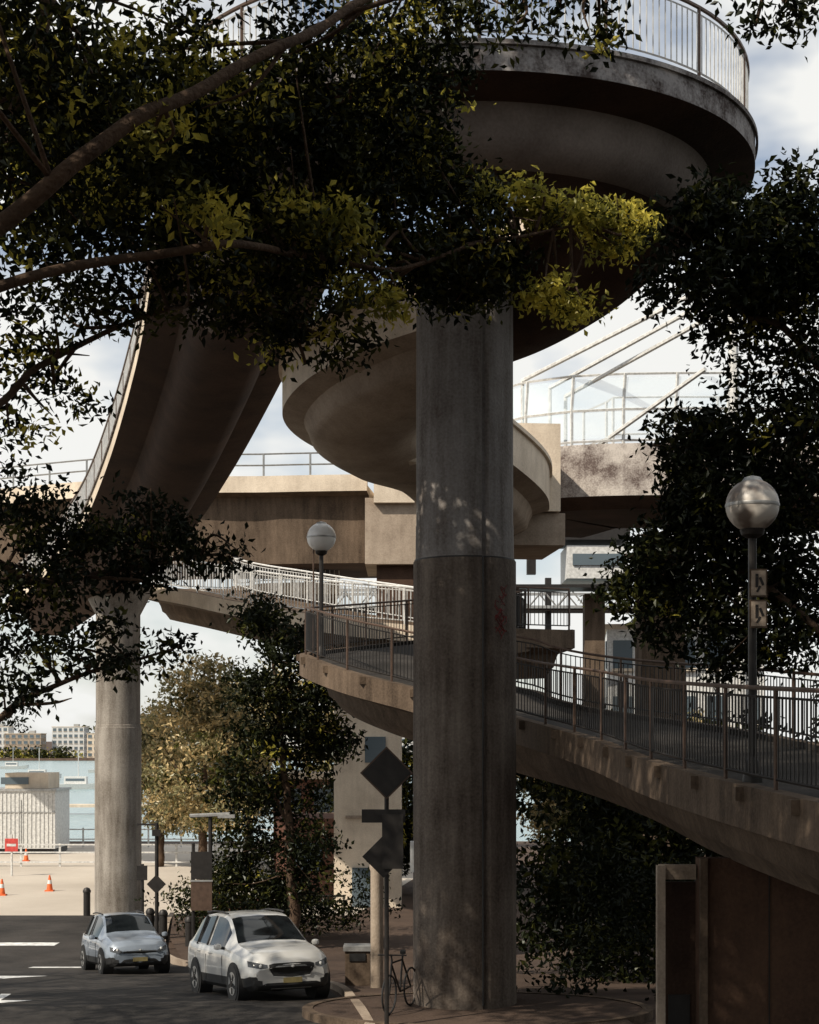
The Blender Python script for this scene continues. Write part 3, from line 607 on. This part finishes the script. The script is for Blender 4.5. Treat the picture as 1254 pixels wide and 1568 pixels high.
for (a,b2,d,rp,rq,n_) in [(1215,300,25,50,35,16),(1130,340,25,70,55,34),(1230,380,25.5,60,70,36),(1150,430,25.5,90,50,40),(1120,500,26,70,50,10),(1230,500,26,60,60,14),(1180,580,26.5,80,50,14),(1060,330,25,30,40,10),(1080,420,25,40,60,18),(1240,640,26.5,50,50,18),(1130,660,27,80,50,20),(1060,660,27,50,40,14),(1060,720,27,50,40,18),(1100,740,27,80,60,34),(1220,740,27,60,60,24),(1065,800,27.5,65,50,30),(1150,820,27.5,90,60,36),(990,835,27.5,35,35,10),(1010,890,28,90,40,26),(1120,900,28,90,60,34),(1230,900,28,50,70,24),(950,900,28,40,30,8),(1200,980,28,80,50,26),(1060,960,28,60,40,14),(990,950,28,30,35,7),(1120,1000,28.5,60,40,16),(1010,420,25,25,50,7),(990,350,25,18,30,3),(1200,420,27,80,80,20),(1180,760,28.5,90,160,50)]:
    cl.append(C(a,b2,d,rp,rq,int(n_*2.1),26,.155,.19,vd,1.1))
for c,r,n_ in [((9.5,26,12),(3,3,2.5),60),((9.5,27,8),(3,3,2),50),((10.5,22,6),(2.5,4,3),60)]: cl.append((c,r,n_,30,.24,.4,(.7,.28,.02)))
limbs=[([(8.6,27,-.2),(8.5,27,4),(8.3,26.8,7),(8.0,26.5,10),(7.2,26,12.8)],.32,.08),([(8.5,27,5),S(1180,900,27.5),S(1060,860,27.6),S(960,850,27.8)],.08,.02),([(8.3,26.8,7),S(1200,700,27),S(1080,690,27),S(1000,680,27)],.08,.02),([(8.2,26.6,9),S(1220,520,26),S(1140,480,25.7),S(1080,400,25.2)],.08,.02)]
leafcloud('fig_tree.001',cl,limbs,seed=5)
# unseen canopy added over and behind the camera to block sky fill
cl=[]; rr=random.Random(11)
for i in range(46):
    x=rr.uniform(-7,20); y=rr.uniform(-20,7); z=rr.uniform(10,17); cl.append(((x,y,z),(2.8,2.8,1.8),26,26,.55,.6,(.75,.25,0)))
for i in range(26):
    x=rr.uniform(9,18); y=rr.uniform(4,24); z=rr.uniform(4,16)
    if x>.25*y+3.5: cl.append(((x,y,z),(2.2,2.2,2),24,26,.55,.6,(.75,.25,0)))
for i in range(16):
    x=rr.uniform(-12,16); cl.append(((x,-16+rr.uniform(-2,2),rr.uniform(3,10)),(3,2,2.5),24,26,.6,.7,(.75,.25,0)))
leafcloud('unseen_shade_canopy',cl,[([(3,-6,0),(3,-5.5,5),(2,-4,9),(0,0,13)],.5,.15),([(2.6,-5,6),(7,-2,10),(11,2,14)],.25,.08),([(3,-5.5,5),(0,-10,9),(-4,-14,13)],.25,.08)],seed=12,twigs=False)
cl=[]; rr=random.Random(41)  # unseen tree added left of frame to shade the road
for i in range(20):
    cl.append(((rr.uniform(-22,-13.2),rr.uniform(17,32),rr.uniform(11,14.5)),(2.3,2.3,1.2),22,26,.26,.38,(.7,.28,.02)))
leafcloud('unseen_road_shade_tree',cl,[([(-17,24,0),(-17.2,24,4),(-17,23.5,8),(-16,22,12)],.4,.15),([(-17,23.5,8),(-19,27,11),(-20,30,13)],.2,.06),([(-17,23.5,8),(-15,28,11),(-14.5,30,13)],.2,.06),([(-17,24,6),(-19.5,20,10),(-20,18,13)],.2,.06)],seed=44)
# hedges / shrubs
cl=[]; rr=random.Random(13)
for i in range(60):
    x=rr.uniform(2.8,15); y=rr.uniform(36,42); z=rr.uniform(-.5,5.2+max(0,x-6)*.2); cl.append(((x,y,z),(1.6,1,1.1),24,24,.24,.3,(.80,.19,.01)))
leafcloud('shrubbery',cl,[([(7,38,-1),(7,38,3),(7.2,38,5)],.15,.05)],seed=6,twigs=False)
cl=[]
for i in range(12): cl.append(((rr.uniform(2.6,6),rr.uniform(31,34),rr.uniform(-.2,2.4)),(.9,.8,.9),16,24,.16,.22,(.85,.15,0)))
leafcloud('shrubbery.001',cl,None,seed=16)
def tree(name,blobs,trunk,mats,seed,size,probs,dens=20,spread=.3):
    cl=[(c,r,int(dens*n_),24,size,spread,probs) for c,r,n_ in blobs]; leafcloud(name,cl,trunk,mats=mats,seed=seed)
d=49; b_=[]
for (a,q,rp,rq) in [(400,945,40,30),(440,990,45,35),(400,1060,50,40),(460,1070,50,45),(400,1130,50,40),(470,1140,40,50),(370,1200,45,40),(440,1220,60,50),(380,1290,60,40),(470,1300,50,50),(350,1340,40,30),(430,1360,60,30),(510,1130,25,30),(500,1040,30,50)]:
    b_.append((S(a,q,d+rr.uniform(-1,1)),(rp*d/F,1.0,rq*d/F),1))
x=Xp(450,d); tree('street_tree',b_,[([(x,d,-1.6),(x-.05,d,1),(x-.3,d,4),(x-.6,d,7.6)],.2,.05),([(x,d,2),(x-.9,d,4)],.08,.02)],(LD,LM,LL),8,.2,(.80,.18,.02),50,.24)
def auto(name,x,y,h,r,seed,mats,probs,size=.3,dens=26,z0=-1.5,k=9):
    rr=random.Random(seed); b_=[]
    for i in range(k):
        a=rr.uniform(0,6.28); q=rr.uniform(0,r*.7); b_.append(((x+q*math.cos(a),y+q*math.sin(a),z0+h*rr.uniform(.3,.92)),(r*rr.uniform(.35,.55),r*.45,r*rr.uniform(.28,.42)),1))
    tree(name,b_,[([(x,y,z0),(x+.1,y,z0+h*.35),(x,y,z0+h*.8)],.2*h/8,.05),([(x+.1,y,z0+h*.3),(x-r*.5,y,z0+h*.6)],.09,.02),([(x+.1,y,z0+h*.3),(x+r*.5,y,z0+h*.65)],.09,.02)],mats,seed,size,probs,dens,size*1.1)
AM=(LO,LY,LM)
auto('autumn_tree',Xp(310,76),76,10.3,3.6,21,AM,(.4,.52,.08),.26,44,k=16)
auto('autumn_tree.001',Xp(245,84),84,8.5,2.6,22,AM,(.45,.48,.07),.26,40,k=12)
auto('autumn_tree.002',Xp(380,86),86,11,3.6,23,AM,(.5,.42,.08),.3,40,k=14)
auto('autumn_tree.003',Xp(500,88),88,9,3,24,AM,(.3,.65,.05),.3,36,k=10)
auto('autumn_tree.004',Xp(880,80),80,7.6,3.2,25,AM,(.3,.68,.02),.3,40,k=14)
auto('autumn_tree.005',Xp(1060,84),84,7.2,3.4,26,AM,(.5,.45,.05),.3,36,k=12)
auto('street_tree.001',Xp(960,70),70,5.5,3.4,27,(LD,LM,LL),(.5,.45,.05),.3,36,k=10)
auto('street_tree.002',Xp(600,72),72,6,3.4,28,(LD,LM,LL),(.6,.35,.05),.3,36,k=10)
cl=[]
for i in range(60): cl.append(((rr.uniform(-330,260),925+rr.uniform(-8,6),rr.uniform(-2,2)),(10,4,3),10,20,2.2,2.0,(.3,.4,.3)))
for i in range(26): cl.append(((rr.uniform(-330,260),1000,rr.uniform(8,16)),(18,6,6),16,20,3,3.5,(.4,.5,.1)))
leafcloud('distant_trees',cl,None,seed=30)
cl=[]
for i in range(30): cl.append(((Xp(rr.uniform(270,570),54),rr.uniform(52,56),rr.uniform(-1.4,.2)),(1.2,.8,.6),14,22,.16,.22,(.8,.2,0)))
leafcloud('garden_hedge',cl,None,seed=31)
# ------------------------------------------------------------ world, sun, camera
w=bpy.data.worlds.new('World'); scene.world=w; w.use_nodes=True; nt=w.node_tree; nt.nodes.clear(); N=nt.nodes.new; L=nt.links.new
sky=N('ShaderNodeTexSky'); sky.sky_type='NISHITA'; sky.sun_disc=False; sky.sun_elevation=math.asin(SUN.z); sky.sun_rotation=math.atan2(SUN.x,SUN.y)
tc=N('ShaderNodeTexCoord'); mp=N('ShaderNodeMapping'); mp.inputs['Scale'].default_value=(1.6,1.6,3.4); mp.inputs['Location'].default_value=(.4,0,.2); n=N('ShaderNodeTexNoise'); n.inputs['Scale'].default_value=2.2; n.inputs['Detail'].default_value=5; n.inputs['Roughness'].default_value=.55
L(tc.outputs['Generated'],mp.inputs[0]); L(mp.outputs[0],n.inputs['Vector'])
r=N('ShaderNodeValToRGB'); r.color_ramp.elements[0].position=.42; r.color_ramp.elements[1].position=.54; r.color_ramp.elements[0].color=(.16,.16,.16,1); L(n.outputs['Fac'],r.inputs['Fac'])
mx=N('ShaderNodeMix'); mx.data_type='RGBA'; L(r.outputs[0],mx.inputs[0]); L(sky.outputs[0],mx.inputs[6]); mx.inputs[7].default_value=(8.3,8.3,8.05,1)
bg=N('ShaderNodeBackground'); bg.inputs['Strength'].default_value=.11; L(mx.outputs[2],bg.inputs['Color']); o=N('ShaderNodeOutputWorld'); L(bg.outputs[0],o.inputs[0])
ld=bpy.data.lights.new('sun','SUN'); ld.energy=5; ld.angle=math.radians(.5); ld.color=(1,.90,.76); lo=bpy.data.objects.new('sun',ld); lo.rotation_euler=SUN.to_track_quat('Z','Y').to_euler(); scene.collection.objects.link(lo)
cd=bpy.data.cameras.new('camera'); cam=bpy.data.objects.new('camera',cd); scene.collection.objects.link(cam); cam.location=(0,0,CH); cam.rotation_euler=(math.radians(90),0,0)
cd.sensor_width=36; cd.lens=F/1568*36; cd.shift_y=(HZ-784)/1568; cd.clip_end=6000; cd.clip_start=.1; scene.camera=cam
scene.view_settings.view_transform='Standard'; scene.view_settings.look='None'; scene.view_settings.exposure=0
